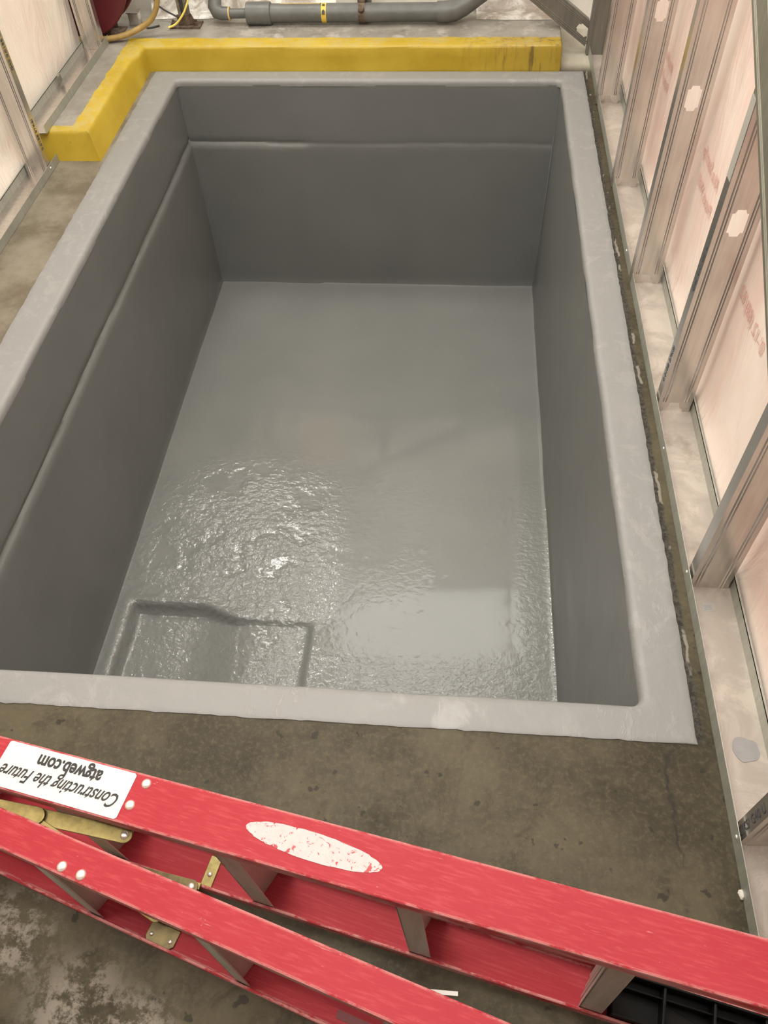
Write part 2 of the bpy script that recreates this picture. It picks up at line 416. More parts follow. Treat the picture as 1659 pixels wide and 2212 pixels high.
# ------------------------------------------------------------------ the pit
pit = thing('equipment_pit', 'large rectangular sunken pit freshly coated in glossy grey epoxy', 'pit', (-.44, 2.29, -PD))
def wall(name, a, c, inward, ledge):
    a, c, inw = V(a), V(c), V(inward); L = (c-a).length; ax = (c-a)/L
    n = int(L/.03); prof = []
    zs = [-.018, -.05, -.1, -.15, -.2, -.25, -.275, -.283, -.290, -.298, -.305, -.313, -.325, -.34, -.37] + [-.42-.05*i for i in range(13)] + [-1.05, -1.075, -1.09, -1.10]
    def off(s, z):
        o = .004*noise.noise(V((s*2.1, z*2.5, a.x))) + .0016*noise.noise(V((s*9, z*9, 5)))
        if ledge:
            st = ledge(s); zz = z + .010*noise.noise(V((s*1.3, 0, 7.7))) + .004*noise.noise(V((s*9, 2, 7.7)))
            if zz < -.279: 
                t = min(1, (-.279-zz)/.010)
                o += -.006*st*t*(1 if zz > -.300 else 0)
            if zz < -.296: o += st*.010*min(1, (-.296-zz)/.022)
        else:
            o += 0
        if z < -1.06: o += .006*((-1.06-z)/.04)**2
        return o
    b = MB()
    b.grid(lambda u, v: a + ax*(L*u) + V((0, 0, zs[round(v*(len(zs)-1))])) + inw*off(L*u, zs[round(v*(len(zs)-1))]), n, len(zs)-1)
    b.grid(lambda u, v: a + ax*(L*u) + V((0, 0, -.018-(PD+.1-.018)*v)) - inw*.06, 2, 2)
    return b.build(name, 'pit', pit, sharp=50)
wall('pit_wall', (PX0, PY0, 0), (PX0, PY1, 0), (1, 0, 0), lambda s: 1.0)
wall('pit_wall', (PX0, PY1, 0), (PX1, PY1, 0), (0, -1, 0), lambda s: 1.0 if s < .60 else .35)
wall('pit_wall', (PX1, PY1, 0), (PX1, PY0, 0), (-1, 0, 0), None)
wall('pit_wall', (PX1, PY0, 0), (PX0, PY0, 0), (0, 1, 0), None)
# pit floor with the shallow sump at the front left
SX0, SX1, SY1 = -1.245, -.500, 1.628
def pf(x, y):
    z = -PD + .002*noise.noise(V((x*3, y*3, 1)))
    xe = x + .010*noise.noise(V((y*7, 2, 4)))
    back = SY1 + .012*noise.noise(V((x*9, 1, 0))) - (.05*max(0, min(1, (x+.96)/.16)) if x > -.96 else 0)
    def ss(t): t = max(0, min(1, t)); return t*t*(3-2*t)
    inx = ss((xe-(SX0-.006))/.022) * ss(((SX1+.008)-xe)/.03); iny = ss((back+.006-y)/.022)
    dep = .062 if x < -1.0 else .062-.040*ss((x+1.0)/.28)
    z -= dep*inx*iny
    # rolled lip round the sump and coved edges at the walls
    z += .005*math.exp(-((x-(SX0-.03))/.018)**2)*ss((back+.05-y)/.05)
    z += .006*math.exp(-((y-back-.02)/.015)**2)*ss((x+1.28)/.05)*ss((-.72-x)/.12)
    d = min(PX1-x, x-PX0, PY1-y)
    if d < .018: z += .006*((.018-d)/.018)**2
    return z
b = MB()
gx = [PX0-.01+(PX1-PX0+.02)*i/170 for i in range(171)]; gy = [PY0-.01+(PY1-PY0+.02)*i/250 for i in range(251)]
b.grid(lambda u, v: V((gx[round(u*170)], gy[round(v*250)], pf(gx[round(u*170)], gy[round(v*250)]))), 170, 250)
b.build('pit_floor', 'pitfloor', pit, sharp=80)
# coated rim on the slab
OX0, OX1, OY0, OY1 = -1.452, .556, .700, 3.896
def rim_mesh():
    r = .022; b = MB(); st = []
    cs = [((PX1-r, PY0+r), -90), ((PX1-r, PY1-r), 0), ((PX0+r, PY1-r), 90), ((PX0+r, PY0+r), 180)]
    for k, (c, a0) in enumerate(cs):
        ang = [math.radians(a0+90*i/8) for i in range(9)]
        oc = ((OX1, OY0), (OX1, OY1), (OX0, OY1), (OX0, OY0))[k]; t_ = math.atan2(oc[1]-c[1], oc[0]-c[0])
        while t_ < ang[0]-1e-6: t_ += 2*math.pi
        for a in sorted(ang+[t_]):
            st.append((V((c[0], c[1], 0)), V((math.cos(a), math.sin(a), 0)), r))
        c2 = cs[(k+1) % 4][0]; a = math.radians(a0+90); d = V((math.cos(a), math.sin(a), 0))
        L = (V(c2)-V(c)).length; n = int(L/.018)
        for i in range(1, n):
            q = V(c).lerp(V(c2), i/n); st.append((V((q.x, q.y, 0)), d, r))
    rows = []
    for c, d, r in st:
        inn = c + d*r
        ts = []
        if d.x > 1e-6: ts.append((OX1-c.x)/d.x)
        if d.x < -1e-6: ts.append((OX0-c.x)/d.x)
        if d.y > 1e-6: ts.append((OY1-c.y)/d.y)
        if d.y < -1e-6: ts.append((OY0-c.y)/d.y)
        out = c + d*min(ts); w = (out-inn).length
        j = .0022*noise.noise(out*14) + .0030*noise.noise(out*70)
        if out.y > 3.88: j *= .2
        out = out + d*j
        # softened, slightly wandering inner arris
        e = .002*noise.noise(inn*6)
        h = .004 + .0012*noise.noise(inn*8)
        pr = [inn - d*(e) + V((0, 0, -.024)), inn + d*(-e) + V((0, 0, -.012)), inn + d*(.003-e) + V((0, 0, -.004)), inn + d*(.009-e) + V((0, 0, h-.001)), inn + d*.02 + V((0, 0, h))]
        for t in (.4, .65, .85):
            q = inn.lerp(out, t); pr.append(q + V((0, 0, .004+.0016*noise.noise(q*14))))
        pr += [out - d*.003 + V((0, 0, .0035)), out + V((0, 0, .0022)), out + V((0, 0, -.001))]
        rows.append(pr)
    k = len(rows[0]); n = len(rows)
    b.add([p for r_ in rows for p in r_], [(i*k+q, ((i+1) % n)*k+q, ((i+1) % n)*k+q+1, i*k+q+1) for i in range(n) for q in range(k-1)], True)
    return b
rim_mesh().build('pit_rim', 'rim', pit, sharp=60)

# ------------------------------------------------------------------ raised slab with the yellow kerb
H = .110
def curb():
    r = .02
    pts = [(-3.1, 3.068), (-1.468, 3.068), (-1.472, 3.5), (-1.476, 3.898), (-.5, 3.900), (.435, 3.902), (.450, 3.908), (.456, 3.925), (.457, 4.335), (-3.1, 4.335)]
    dense = []
    for i, p in enumerate(pts):
        q = pts[(i+1) % len(pts)]; L = math.dist(p, q); n = max(1, int(L/.04))
        for t in range(n): dense.append((p[0]+(q[0]-p[0])*t/n, p[1]+(q[1]-p[1])*t/n))
    k = len(dense); b = MB(); rows = []
    def inset(d, i):
        a, c, e = V(dense[i-1]), V(dense[i]), V(dense[(i+1) % k])
        t = (e-a).normalized(); nn = V((-t.y, t.x)); return c + nn*d
    for d, z in ((0, 0), (0, .03), (.001, .06), (0.001, H-.014), (.003, H-.006), (.008, H-.001), (.014, H)):
        row = []
        for i in range(k):
            bt = .030 if (dense[i][0] < -1.40 and dense[i][1] < 3.80) else .004
            q = inset(d + bt*min(1, z/H) + (.003*noise.noise(V((dense[i][0]*7, dense[i][1]*7, z*30))) if z > 0 else 0), i)
            row.append(V((q.x, q.y, z)))
        rows.append(row)
    vs = [p for r_ in rows for p in r_]
    b.add(vs, [(j*k+i, j*k+(i+1) % k, (j+1)*k+(i+1) % k, (j+1)*k+i) for j in range(len(rows)-1) for i in range(k)], True)
    top = rows[-1]
    tri = tessellate_polygon([[V((p.x, p.y, 0)) for p in top]])
    b.add([V((p.x, p.y, H)) for p in top], [tuple(t) for t in tri])
    return b
tag(curb().build('concrete_curb', 'yellow', origin=(-.5, 4.1, 0), sharp=30), 'raised concrete slab with yellow painted kerb edge along the far side of pit', 'curb')

# ------------------------------------------------------------------ steel stud framing
def knockout(cx, cz, s=1.0, half=False):
    w, h, t, n = .019*s, .024*s, .010*s, .010*s
    pts = []
    R = .008
    def corner(x, y, sx, sy):      # concave quarter bite
        return [(cx+x, cz+y)]
    pts = [(cx+w, cz-h), (cx+w, cz+h)]
    pts += [(cx+w-.006, cz+h+.001), (cx+t+.001, cz+h+.006), (cx+t, cz+h+n)]
    pts += [(cx-t, cz+h+n), (cx-t-.001, cz+h+.006), (cx-w+.006, cz+h+.001), (cx-w, cz+h)]
    pts += [(cx-w, cz-h), (cx-w+.006, cz-h-.001), (cx-t-.001, cz-h-.006), (cx-t, cz-h-n), (cx+t, cz-h-n), (cx+t+.001, cz-h-.006), (cx+w-.006, cz-h-.001)]
    return pts
SW, SF, ST = .092, .036, .0014
def stud_mesh(L, holes, base):
    """local: x across the web, y along the flanges, z along the stud; the web lies at y=0"""
    b = MB(); mw = frame((1, 0, 0), (0, 0, 1), (0, -1, 0))      # web polygon in xz, thickness along -y
    outer = [(0, 0), (SW, 0), (SW, L), (0, L)]
    if base:
        outer = [(0, 0), (.014, .0), (.020, .010), (.028, .016), (.031, .022), (.032, .034), (.058, .034), (.060, .022), (.064, .014), (.070, .010), (.074, 0), (SW, 0), (SW, L), (0, L)]
    b.prism(outer, mw, -ST, 0, [knockout(SW/2, z) for z in holes])
    for x0 in (0, SW-ST):
        b.box((x0, ST, 0), (x0+ST, SF, L))
    b.box((ST, SF-ST, 0), (.010, SF, L)); b.box((SW-.010, SF-ST, 0), (SW-ST, SF, L))
    for cx in (.013, .020, SW-.020, SW-.013):                    # rolled stiffening beads
        b.prism([(-.0022, 0), (0, -.0016), (.0022, 0)], frame((1, 0, 0), (0, 1, 0), (0, 0, 1), (cx, 0, 0)), .037 if base else 0, L)
    return b
RL = ZC-.02
def place_stud(o, ex, ey, ez, L, holes, base, mat, label, group, text=None, tz=0, tsize=.022, name='metal_stud'):
    ex, ey, ez = V(ex).normalized(), V(ey).normalized(), V(ez).normalized()
    r = thing(name, label, 'stud', o, group)
    m = frame(ex, ey, ez, o); lb = stud_mesh(L, holes, base); lb.v = [m @ v for v in lb.v]
    if name == 'diagonal_brace':          # foot mitred against the post
        lb.v = [v - ez*((v.x-.577)/ez.x) if (v.x > .577) else v for v in lb.v]
    lb.build('stud_channel', mat, r)
    if text:
        # lettering on the outer face of the first flange
        for k, t in enumerate(text):
            tm = frame(ez if tz >= 0 else -ez, -ey if tz >= 0 else ey, -ex, V(o) + ez*(abs(tz)+k*.30) + ey*((SF+tsize*.7)/2 if tz >= 0 else (SF-tsize*.7)/2) - ex*.0008)
            if tm.to_3x3().determinant() < 0:
                tm = frame(ez, ey, -ex, V(o) + ez*(abs(tz)+k*.30) + ey*((SF-tsize*.7)/2) - ex*.0008)
            text_mesh(t, tsize, tm, 1.15, thick=.0003).build('printed_lettering', 'blueink', r)
    return r
R = (1, 0, 0); L_ = (-1, 0, 0); Y = (0, 1, 0); Z = (0, 0, 1)
XR = .597
GR = 'studs of the right wall'
place_stud((XR+.003, .500, .004), R, Y, Z, RL, [.6], False, 'galv', 'nearest right-wall stud, its printed flange just showing beside the ladder', GR, ['57KSI G40 U'], .015, .025)
place_stud((XR, 1.097, .004), R, Y, Z, RL, [.6], False, 'galv', 'galvanized right-wall stud with plain solid foot and no slot at its base', GR)
s5 = place_stud((XR, 1.697, .004), R, Y, Z, RL, [.598], True, 'galv', 'galvanized right-wall stud with black lettering down its flange and a pale patch', GR, ['0.0188 57KSI', 'G40 0.0188 U', '57KSI G40 U'], .10, .020)
b = MB(); b.box((XR-.0016, 1.699, .70), (XR-.0004, 1.731, .875)); b.build('flange_patch', 'bucket', s5)
place_stud((XR-.006, 2.300, .004), R, Y, Z, RL, [.602], True, 'galv', 'galvanized right-wall stud with slot at its foot, opposite middle of pit', GR)
place_stud((XR-.010, 2.902, .004), R, Y, Z, RL, [.606], True, 'galv', 'galvanized right-wall stud, second from the dark corner post', GR)
place_stud((XR-.013, 3.575, .004), R, Y, Z, RL, [], True, 'galv', 'galvanized right-wall stud standing right next to the dark corner post', GR)
place_stud((XR-.017, 4.068, .004), R, Y, Z, RL, [], False, 'dark', 'shade-toned steel corner post where diagonal brace meets the right wall', None, name='corner_post')
# brace in the far corner: lies in the plane of the far wall
c35 = V((-.293, 0, .206)).normalized(); up35 = V((.206, 0, .293)).normalized()
br = place_stud(V((.572, 4.083, .034)), up35, Y, c35, 1.75, [.055, .655, 1.255], False, 'dark', 'shade-toned diagonal stud brace sloping up from the corner post over the slab', None, name='diagonal_brace')
# kicker brace lying flat on the right wall studs, close to the camera
d1 = V((0, .895, .446)).normalized(); pz = V((0, -.446, .895)).normalized()
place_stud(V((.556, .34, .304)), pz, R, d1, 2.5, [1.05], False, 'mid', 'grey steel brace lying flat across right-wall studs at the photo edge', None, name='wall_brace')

# tracks
def track(name, label, x0, x1, y0, y1, z, group, hl=.042, mats=('track', 'leg')):
    r = thing(name, label, 'track', ((x0+x1)/2, (y0+y1)/2, z), group)
    s = 1 if x1 > x0 else -1
    b = MB(); b.box((min(x0, x1), y0, z), (max(x0, x1), y1, z+.0025)); b.build('track_web', mats[0], r)
    b = MB(); b.box((min(x0, x0-s*.0015), y0, z), (max(x0, x0-s*.0015), y1, z+hl))
    b.build('track_leg', mats[1], r)
    xb = x1; b = MB(); b.box((min(xb, xb+s*.0015), y0, z), (max(xb, xb+s*.0015), y1, z+hl))
    b.box((min(xb, xb+s*.006), y0, z+hl-.0015), (max(xb, xb+s*.006), y1, z+hl)); b.build('track_leg', mats[1], r)
    return r
tr = track('floor_track', 'galvanized floor track under the right-wall studs, with stains and a grey splash', XR-.004, XR+.097, RY0+.05, 4.17, .0015, 'floor tracks of the stud walls')
for y in (1.53, 1.125, .507, 2.455, 2.92):
    rivet(tr, (XR-.0055, y, .026), (-1, 0, 0), .005, 'screw')
b = MB(); pts = []
for i in range(26):
    a = 2*math.pi*i/26; rr = 1+.28*noise.noise(V((math.cos(a)*1.6, math.sin(a)*1.6, 8)))
    pts.append((.652+.030*rr*math.cos(a), .694+.026*rr*math.sin(a)))
b.prism(pts, Matrix.Identity(4), .0040, .0052); b.build('paint_splash', 'paintsplash', tr)
b = MB(); b.box((.620, 1.031, .004), (.647, 1.051, .0046)); lb_ = b.build('track_label', 'bucket', tr)
b = MB(); b.box((.624, 1.034, .0046), (.643, 1.048, .0050)); b.build('label_print', 'paintsplash', lb_)
tl = track('floor_track', 'galvanized floor track under the left-wall studs, on the bare concrete', -1.645, -1.745, RY0+.05, 3.062, .0015, 'floor tracks of the stud walls', .034, ('galv', 'leg'))
for y in (2.975, 2.40): rivet(tl, (-1.643, y, .02), (1, 0, 0), .005, 'screw')
tu = track('curb_track', 'galvanized track on top of the raised slab, with folded metal tab', -1.6605, -1.7575, 3.072, 3.945, H+.001, 'floor tracks of the stud walls', .034, ('galv', 'leg'))
b = MB(); b.prism([(0, 0), (.030, 0), (.020, .032), (.006, .026)], frame((0, 1, 0), (0, 0, 1), (1, 0, 0), (-1.748, 3.49, H+.016)), 0, .010); b.build('bent_tab', 'mid', tu)
# left wall studs
GL = 'studs of the left wall'
place_stud((-1.648, 2.957, .004), L_, Y, Z, RL, [], False, 'galv', 'galvanized left-wall stud with black lettering, standing at the end of yellow kerb', GL, ['0.0188 57KSI', 'G40 0.0188 U'], .09, .020)
place_stud((-1.648, 2.357, .004), L_, Y, Z, RL, [.6], False, 'galv', 'galvanized left-wall stud at the photo edge, only its lettered foot showing', GL, ['57KSI G40 U'], .03, .022)
place_stud((-1.663, 3.866, H+.004), L_, Y, Z, RL-H, [], False, 'galv', 'galvanized end stud of left wall beside the red hose reel', GL)

# red lettering on the facing of the right wall (seen from behind, so mirrored)
wr = bpy.data.objects['wall_right']
def wall_text(body, y, z, size, sx=1.0):
    # letters run along the wall; flipped left to right
    x = .718-.030
    m = frame((0, 1, 0), (0, 0, 1), (1, 0, 0), (x, y, z))
    tb = text_mesh(body, size, frame((0, -1, 0), (0, 0, 1), (-1, 0, 0), (0, y, z)), sx, mirror=True, thick=0)
    out = []
    for v in tb.v:
        u = (v.y-RY0)/6.30; vv = v.z/ZC
        w = .022*(noise.noise(V((u*6.30*1.6, v.z*.9, 3.1)))*.7 + noise.noise(V((u*6.30*5, v.z*1.3, 9.7)))*.3)*min(1, .25+vv*6)
        out.append(V((.718-w-.004, v.y, v.z)))
    tb.v = out
    o = tb.build('printed_lettering', 'redink', wr)
    return o
wall_text("0'-12 (88)/82", 1.47, .405, .050, .9)
wall_text('Alna Seamfp', 2.11, .440, .050, .85); wall_text('Pieces Wall', 2.10, .365, .050, .85)
wall_text('Alna Seamfp', 2.90, .410, .050, .85); wall_text('Pieces Wall', 2.90, .345, .050, .85)

# ------------------------------------------------------------------ step ladder lying on its side
LA, LB = -1.20, .575           # top and foot along x
FK, FC = -.2119, .2522         # front section: lower near edge y = FK x + FC
BK, BC = -.3035, .0882         # rear section
def hgt(x): return .42 + .11*x
lad = thing('step_ladder', 'red fiberglass step ladder lying on its side on the concrete before the pit', 'ladder', (-.3, .3, 0))
def rail(k, c, xa, xb, w, top, dy=0.0, fl=.030, t=.0045):
    """channel rail: web outside, flanges pointing at the other rail"""
    za, zb = (hgt(xa), hgt(xb)) if top else (0.0, 0.0)
    a = V((xa, k*xa+c+dy, za)); e = V((xb, k*xb+c+dy, zb)); ax = (e-a).normalized()
    n = V((-k, 1, 0)).normalized(); up = ax.cross(n).normalized()
    if up.z < 0: up = -up
    if not top: up = -up                       # web outside = below
    poly = [(0, 0), (w, 0), (w, -fl), (w-t*1.2, -fl), (w-t*1.2, -t), (t*1.2, -t), (t*1.2, -fl), (0, -fl)]
    if top: pass
    m = frame(n, up, ax, a)
    b = MB(); b.prism(poly, m, 0, (e-a).length)
    return b, a, ax, n, up
FW, BW = .083, .0545
frontr = []
for top in (False, True):
    b, a, ax, n, up = rail(FK, FC, LA, LB, FW, top); frontr.append((b.build('front_rail', 'red', lad, bevel=.0035), a, ax, n, up))
rearr = []
for top in (False, True):
    b, a, ax, n, up = rail(BK, BC, LA, LB-.02, BW, top, .0155 if top else 0.0); rearr.append((b.build('rear_rail', 'red', lad, bevel=.0035), a, ax, n, up))

def step(x0, k, c, w, dytop, lip, slant, name, near, far):
    u = V((1, k, 0)).normalized(); n = V((-k, 1, 0)).normalized()
    o = V((x0, k*x0+c, .006)); ht = hgt(x0)/1.006 - .0075
    e = (V((0, 0, 1)) - u*.055 + V((0, dytop/ht, 0))).normalized()
    u2 = (u - e*u.dot(e)).normalized()
    m = frame(u2, n, e, o); b = MB(); t = .003
    n0, n1 = near, w-near; s1 = slant*(n1-n0)
    L = (ht)/e.z
    b.prism([(0, n0), (t*1.3, n0), (s1+t*1.3, n1), (s1, n1)], m, 0, L)                          # tread
    b.prism([(0, n0), (lip, n0), (lip, n0+t), (t, n0+t)], m, .004, L-.004)                        # near lip
    b.prism([(s1, n1-t), (s1+far, n1-t), (s1+far, n1), (s1, n1)], m, .004, L-.004)                # far lip
    for q in range(3):                                                                           # ribs on the tread
        f = .25+.25*q; px, py = s1*f, n0+(n1-n0)*f
        b.prism([(px-.0025, py-.003), (px, py-.003), (px, py+.003), (px-.0025, py+.003)], m, .01, L-.01)
    r = b.build(name, 'alu', lad, bevel=.0008)
    return r, m, L
steps = []
for i, x0 in enumerate((-.925, -.628, -.328, -.030, .268)):
    steps.append(step(x0, FK, FC, FW, 0.0, .040, .30, 'step', .0062, .034))
for i, x0 in enumerate((-.935, -.635, -.337, -.040, .26)):
    step(x0, BK, BC, BW, .0155, .026, .30, 'rear_brace', .0062, .018)
# bracing triangles under the steps, riveted to the rails
for i, x0 in enumerate((-.628, -.328, -.030, .268)):
    r, m, L = steps[i+1]
    b = MB(); q = frame(m.to_3x3().col[0], m.to_3x3().col[2], -m.to_3x3().col[1], m.translation + m.to_3x3().col[1]*.040)
    b.prism([(.004, L), (.004, L-.085), (.060, L)], q, -.0015, .0015); b.build('gusset', 'alu', r)
# rivets
def on_top(arr, x, f, w):
    ob, a, ax, n, up = arr; t = (x-a.x)/ax.x; return a + ax*t + n*(w*f), up
for x, f in ((-.479, .82), (-.489, .36)): p, up = on_top(frontr[1], x, f, FW); rivet(lad, p, up, .0085)
for x, f in ((-.570, .07), (-.535, .08)): p, up = on_top(rearr[1], x, .22, BW); rivet(lad, p, up, .0085)
# white sticker with two lines of text
def flat(poly, arr, w, z0=.0004, z1=.0010):
    ob, a, ax, n, up = arr; m = frame(ax, n, up, a); b = MB()
    b.prism(poly, m, z0, z1); return b, m
ob, a, ax, n, up = frontr[1]
def uf(p): 
    d = V(p)-a; return d.dot(ax), d.dot(n)
u0 = uf((-.732, .490, .339))[0]; u1 = uf((-.492, .40, .366))[0]
b, m = flat([(u0, .006), (u0+.002, .003), (u1-.004, .003), (u1, .006), (u1, .076), (u1-.004, .079), (u0+.003, .0795), (u0, .077)], frontr[1], FW, .0002, .0009)
stk = b.build('sticker', 'sticker', lad); stk['label'] = 'white sticker with black lettering'
def sticker_text(body, u, f, size, sx, shear, bold):
    tm = frame(-ax, -n, up, a + ax*u + n*f + up*.0012)
    return text_mesh(body, size, tm, sx, shear, bold, .0002).build('sticker_lettering', 'ink', stk)
sticker_text('Constructing the Future', uf((-.505, .38, .364))[0], .040, .0330, .72, .45, .0004)
sticker_text('atgweb.com', uf((-.545, .434, .36))[0], .069, .0335, .78, 0, .0010)
# worn oval label
c0 = uf((-.176, .335, .40)); pts = []
for i in range(64):
    t = 2*math.pi*i/64; rr = 1+.05*noise.noise(V((math.cos(t)*5, math.sin(t)*5, 2)))+.03*noise.noise(V((math.cos(t)*14, math.sin(t)*14, 5)))
    x_, y_ = .112*rr*math.cos(t), .0205*rr*math.sin(t)
    pts.append((c0[0]+x_, .0425+y_-.02*x_/.11*.2))
b, m = flat(pts, frontr[1], FW, .0001, .0007)
lb2 = b.build('worn_label', 'worn', lad); lb2['label'] = 'scraped white oval label'
# spreaders
def bar(pts, w, z, t=.003, mat='brass', name='spreader_bar', parent=None, round_end=True):
    p, q = V((*pts[0], 0)), V((*pts[1], 0)); ax_ = (q-p).normalized(); n_ = V((-ax_.y, ax_.x, 0)); L = (q-p).length; h = w/2
    poly = [(-h + h*(1-math.cos(math.radians(a_))) , 0) for a_ in ()]
    poly = []
    for i in range(9): a_ = math.radians(90+180*i/8); poly.append((h*math.cos(a_), h*math.sin(a_)))
    for i in range(9): a_ = math.radians(-90+180*i/8); poly.append((L+h*math.cos(a_), h*math.sin(a_)))
    b = MB(); b.prism(poly, frame(ax_, n_, (0, 0, 1), (p.x, p.y, z)), 0, t)
    return b.build(name, mat, parent, bevel=.0008)
for z, zs in ((.306, 1), (.036, 0)):
    sp = MB(); sp.box((-.452, .338, z-.006), (-.442, .348, z+.001))
    B1 = bar([(-.500, .354) if zs else (-.447, .341), (-.705, .381) if zs else (-.690, .378)], .026, z, parent=lad, name='spreader_bar', mat='brass' if zs else 'brassdk')
    rivet(B1, (-.500, .354, z+.003) if zs else (-.447, .341, z+.003), (0, 0, 1), .0075)
    B2 = bar([(-.700, .380) if zs else (-.690, .378), (-.500, .287) if zs else (-.500, .288)], .026, z+.004, parent=lad, name='spreader_bar', mat='brass')
    rivet(B2, (-.665, .372, z+.007) if zs else (-.69, .378, z+.007), (0, 0, 1), .005)
    if zs:
        jb = bar([(-.655, .372), (-.735, .381)], .030, z+.008, mat='brass', name='spreader_joint', parent=lad)
b = MB(); uu = V((1, FK, 0)).normalized(); nn = V((-FK, 1, 0)).normalized()
q = frame(uu, nn, (0, 0, 1), (-.440, .3490, .0))
b.box((0, 0, .0048), (.023, .060, .008), q); b.box((-.020, -.010, .030), (.010, .002, .036), q); b.box((.004, -.004, .008), (.010, .002, .034), q)
fb = b.build('spreader_bracket', 'brass', lad, bevel=.001); rivet(fb, q @ V((.011, .026, .008)), (0, 0, 1), .005)
b = MB(); ub = V((1, BK, 0)).normalized(); nb_ = V((-BK, 1, 0)).normalized(); q = frame(ub, nb_, (0, 0, 1), (-.520, BK*-.520+BC, 0))
b.prism([(.000, .004), (.046, .004), (.054, .012), (.054, .040), (-.006, .040), (-.006, .012)], q, .0048, .0085)
b.box((-.004, .040, .0048), (.052, .045, .020), q); b.box((-.006, .045, .018), (.050, .056, .024), q)
rb = b.build('spreader_bracket', 'brassdk', lad, bevel=.001)
for xx in (.004, .044): rivet(rb, q @ V((xx, .018, .0085)), (0, 0, 1), .0042)
# small dark label inside the lower rear rail
b = MB(); b.box((0, .020, .0047), (.060, .034, .0054), frame(ub, nb_, (0, 0, 1), (-.158, BK*-.158+BC, 0)))
dl = b.build('rail_label', 'brassdk', lad); dl.data.materials[0] = M['reeldk']; dl['label'] = 'small dark label'
# top cap
def cap():
    b = MB(); q = frame(V((1, -.25, 0)).normalized(), V((.25, 1, 0)).normalized(), Z, (-1.255, .44, .0))
    b.prism([(0, .0), (.11, .005), (.11, .012), (.012, .008), (.012, .192), (.11, .188), (.11, .195), (0, .20)], q, .0, .325)
    return b
cap().build('top_cap', 'black', lad, bevel=.004)
# moulded black feet set into the ends of the front rails
def foot(arr, sgn, name='foot'):
    ob, a, ax, n, up = arr; t0 = (.318-a.x)/ax.x; Lf = (LB+.012-.318)/ax.x
    m = frame(ax, n, ax.cross(n), a + ax*t0); s = 1 if (ax.cross(n)).dot(up) > 0 else -1
    def zz(d): return s*d
    b = MB()
    def bx(x0, x1, y0, y1, d0, d1):
        z0, z1 = sorted((zz(-d0), zz(-d1))); b.box((x0, y0, z0), (x1, y1, z1), m)
    bx(0, Lf, .0062, FW-.0062, .005, .010)
    bx(0, Lf, .0062, .010, .010, .050); bx(0, Lf, FW-.010, FW-.0062, .010, .050)
    bx(.010, Lf, .054, .057, .010, .038)
    for i in range(4): bx(Lf*i/3.3, Lf*i/3.3+.005, .010, FW-.010, .010, .044)
    r = b.build(name, 'black', lad, bevel=.0015)
    return r
foot(frontr[0], 1); foot(frontr[1], 1)

# ------------------------------------------------------------------ small things on the floor
b = MB(); b.box((-.030, .2045, 0), (.061, .2115, .002)); tag(b.build('plastic_strip', 'white', origin=(.02, .208, 0)), 'thin white strip lying on concrete between the two halves of red ladder', 'strip')
b = MB(); b.lathe([(0, .014), (.006, .013), (.010, .008), (.011, .003), (.008, 0), (0, 0)], frame((1, 0, 0), (0, 1.3, 0), Z, (.590, .408, 0)), 9)
for v in b.v: v -= (v-V((.590, .408, 0)))*.35
for v in b.v: v += V((nz(v, 90, .003), nz(v+V((3, 3, 3)), 90, .003), 0)); v.z = max(0, v.z)
tag(b.build('concrete_chip', 'chip', origin=(.590, .408, 0)), 'small pale concrete chip against the right floor track', 'chip')
b = MB(); b.lathe([(0, 0), (.13, 0), (.145, .02), (.15, .17), (.156, .175), (.156, .195), (.148, .198), (.138, .197), (.133, .189), (.0, .188)], frame((1, 0, 0), (0, 1, 0), Z, (-.882, -.015, 0)), 40)
tag(b.build('bucket', 'bucket', origin=(-.882, -.015, 0)), 'pale grey plastic bucket just showing in the lower left corner', 'bucket')

# ------------------------------------------------------------------ pipework and far things on the slab
PY, PZ, PR = 4.15, .158, .0395
pp = thing('drain_pipe', 'grey plastic pipe lying on the raised slab behind the yellow kerb', 'pipe', (-.55, PY, H))
b = MB(); b.tube([(-.99, PY, PZ), (-.10, PY, PZ+.002)], PR, 24); b.build('large_pipe', 'pvc', pp)
b = MB(); b.tube([(-1.03, PY, PZ), (-1.028, PY, PZ), (-.915, PY, PZ), (-.913, PY, PZ)], [.046, .048, .048, .046], 24); b.build('reducer', 'pvc', pp)
b = MB(); b.tube([(-1.145, PY, PZ), (-1.03, PY, PZ)], .021, 20); b.build('small_pipe', 'pvc', pp)
b = MB(); el = [(-1.115, PY, PZ), (-1.15, PY, PZ), (-1.175, PY+.005, PZ+.006), (-1.188, PY+.02, PZ+.022), (-1.186, PY+.05, PZ+.055), (-1.182, PY+.062, PZ+.07)]
b.tube(el, [.028, .029, .032, .032, .030, .030], 20); b.build('elbow', 'pvc', pp)
b = MB(); b.tube([(-1.182, PY+.058, PZ+.065), (-1.174, PY+.085, PZ+.11)], .034, 20); b.build('coupling', 'pvc', pp)
b = MB(); b.tube([(-1.175, PY+.08, PZ+.105), (-1.165, PY+.10, PZ+.40)], .030, 20); b.build('riser', 'pvc', pp)
b = MB(); b.tube([(-1.174, PY+.085, PZ+.125), (-1.172, PY+.088, PZ+.16)], .037, 20); b.build('union', 'pvc', pp)
b = MB(); b.tube([(-1.185, PY+.05, PZ+.145), (-1.235, PY+.03, PZ+.20)], .012, 12); b.build('valve_handle', 'orange', pp)
b = MB(); b.tube([(-1.118, PY, PZ), (-1.112, PY, PZ)], .0295, 20); b.build('clamp_ring', 'oldtape', pp)
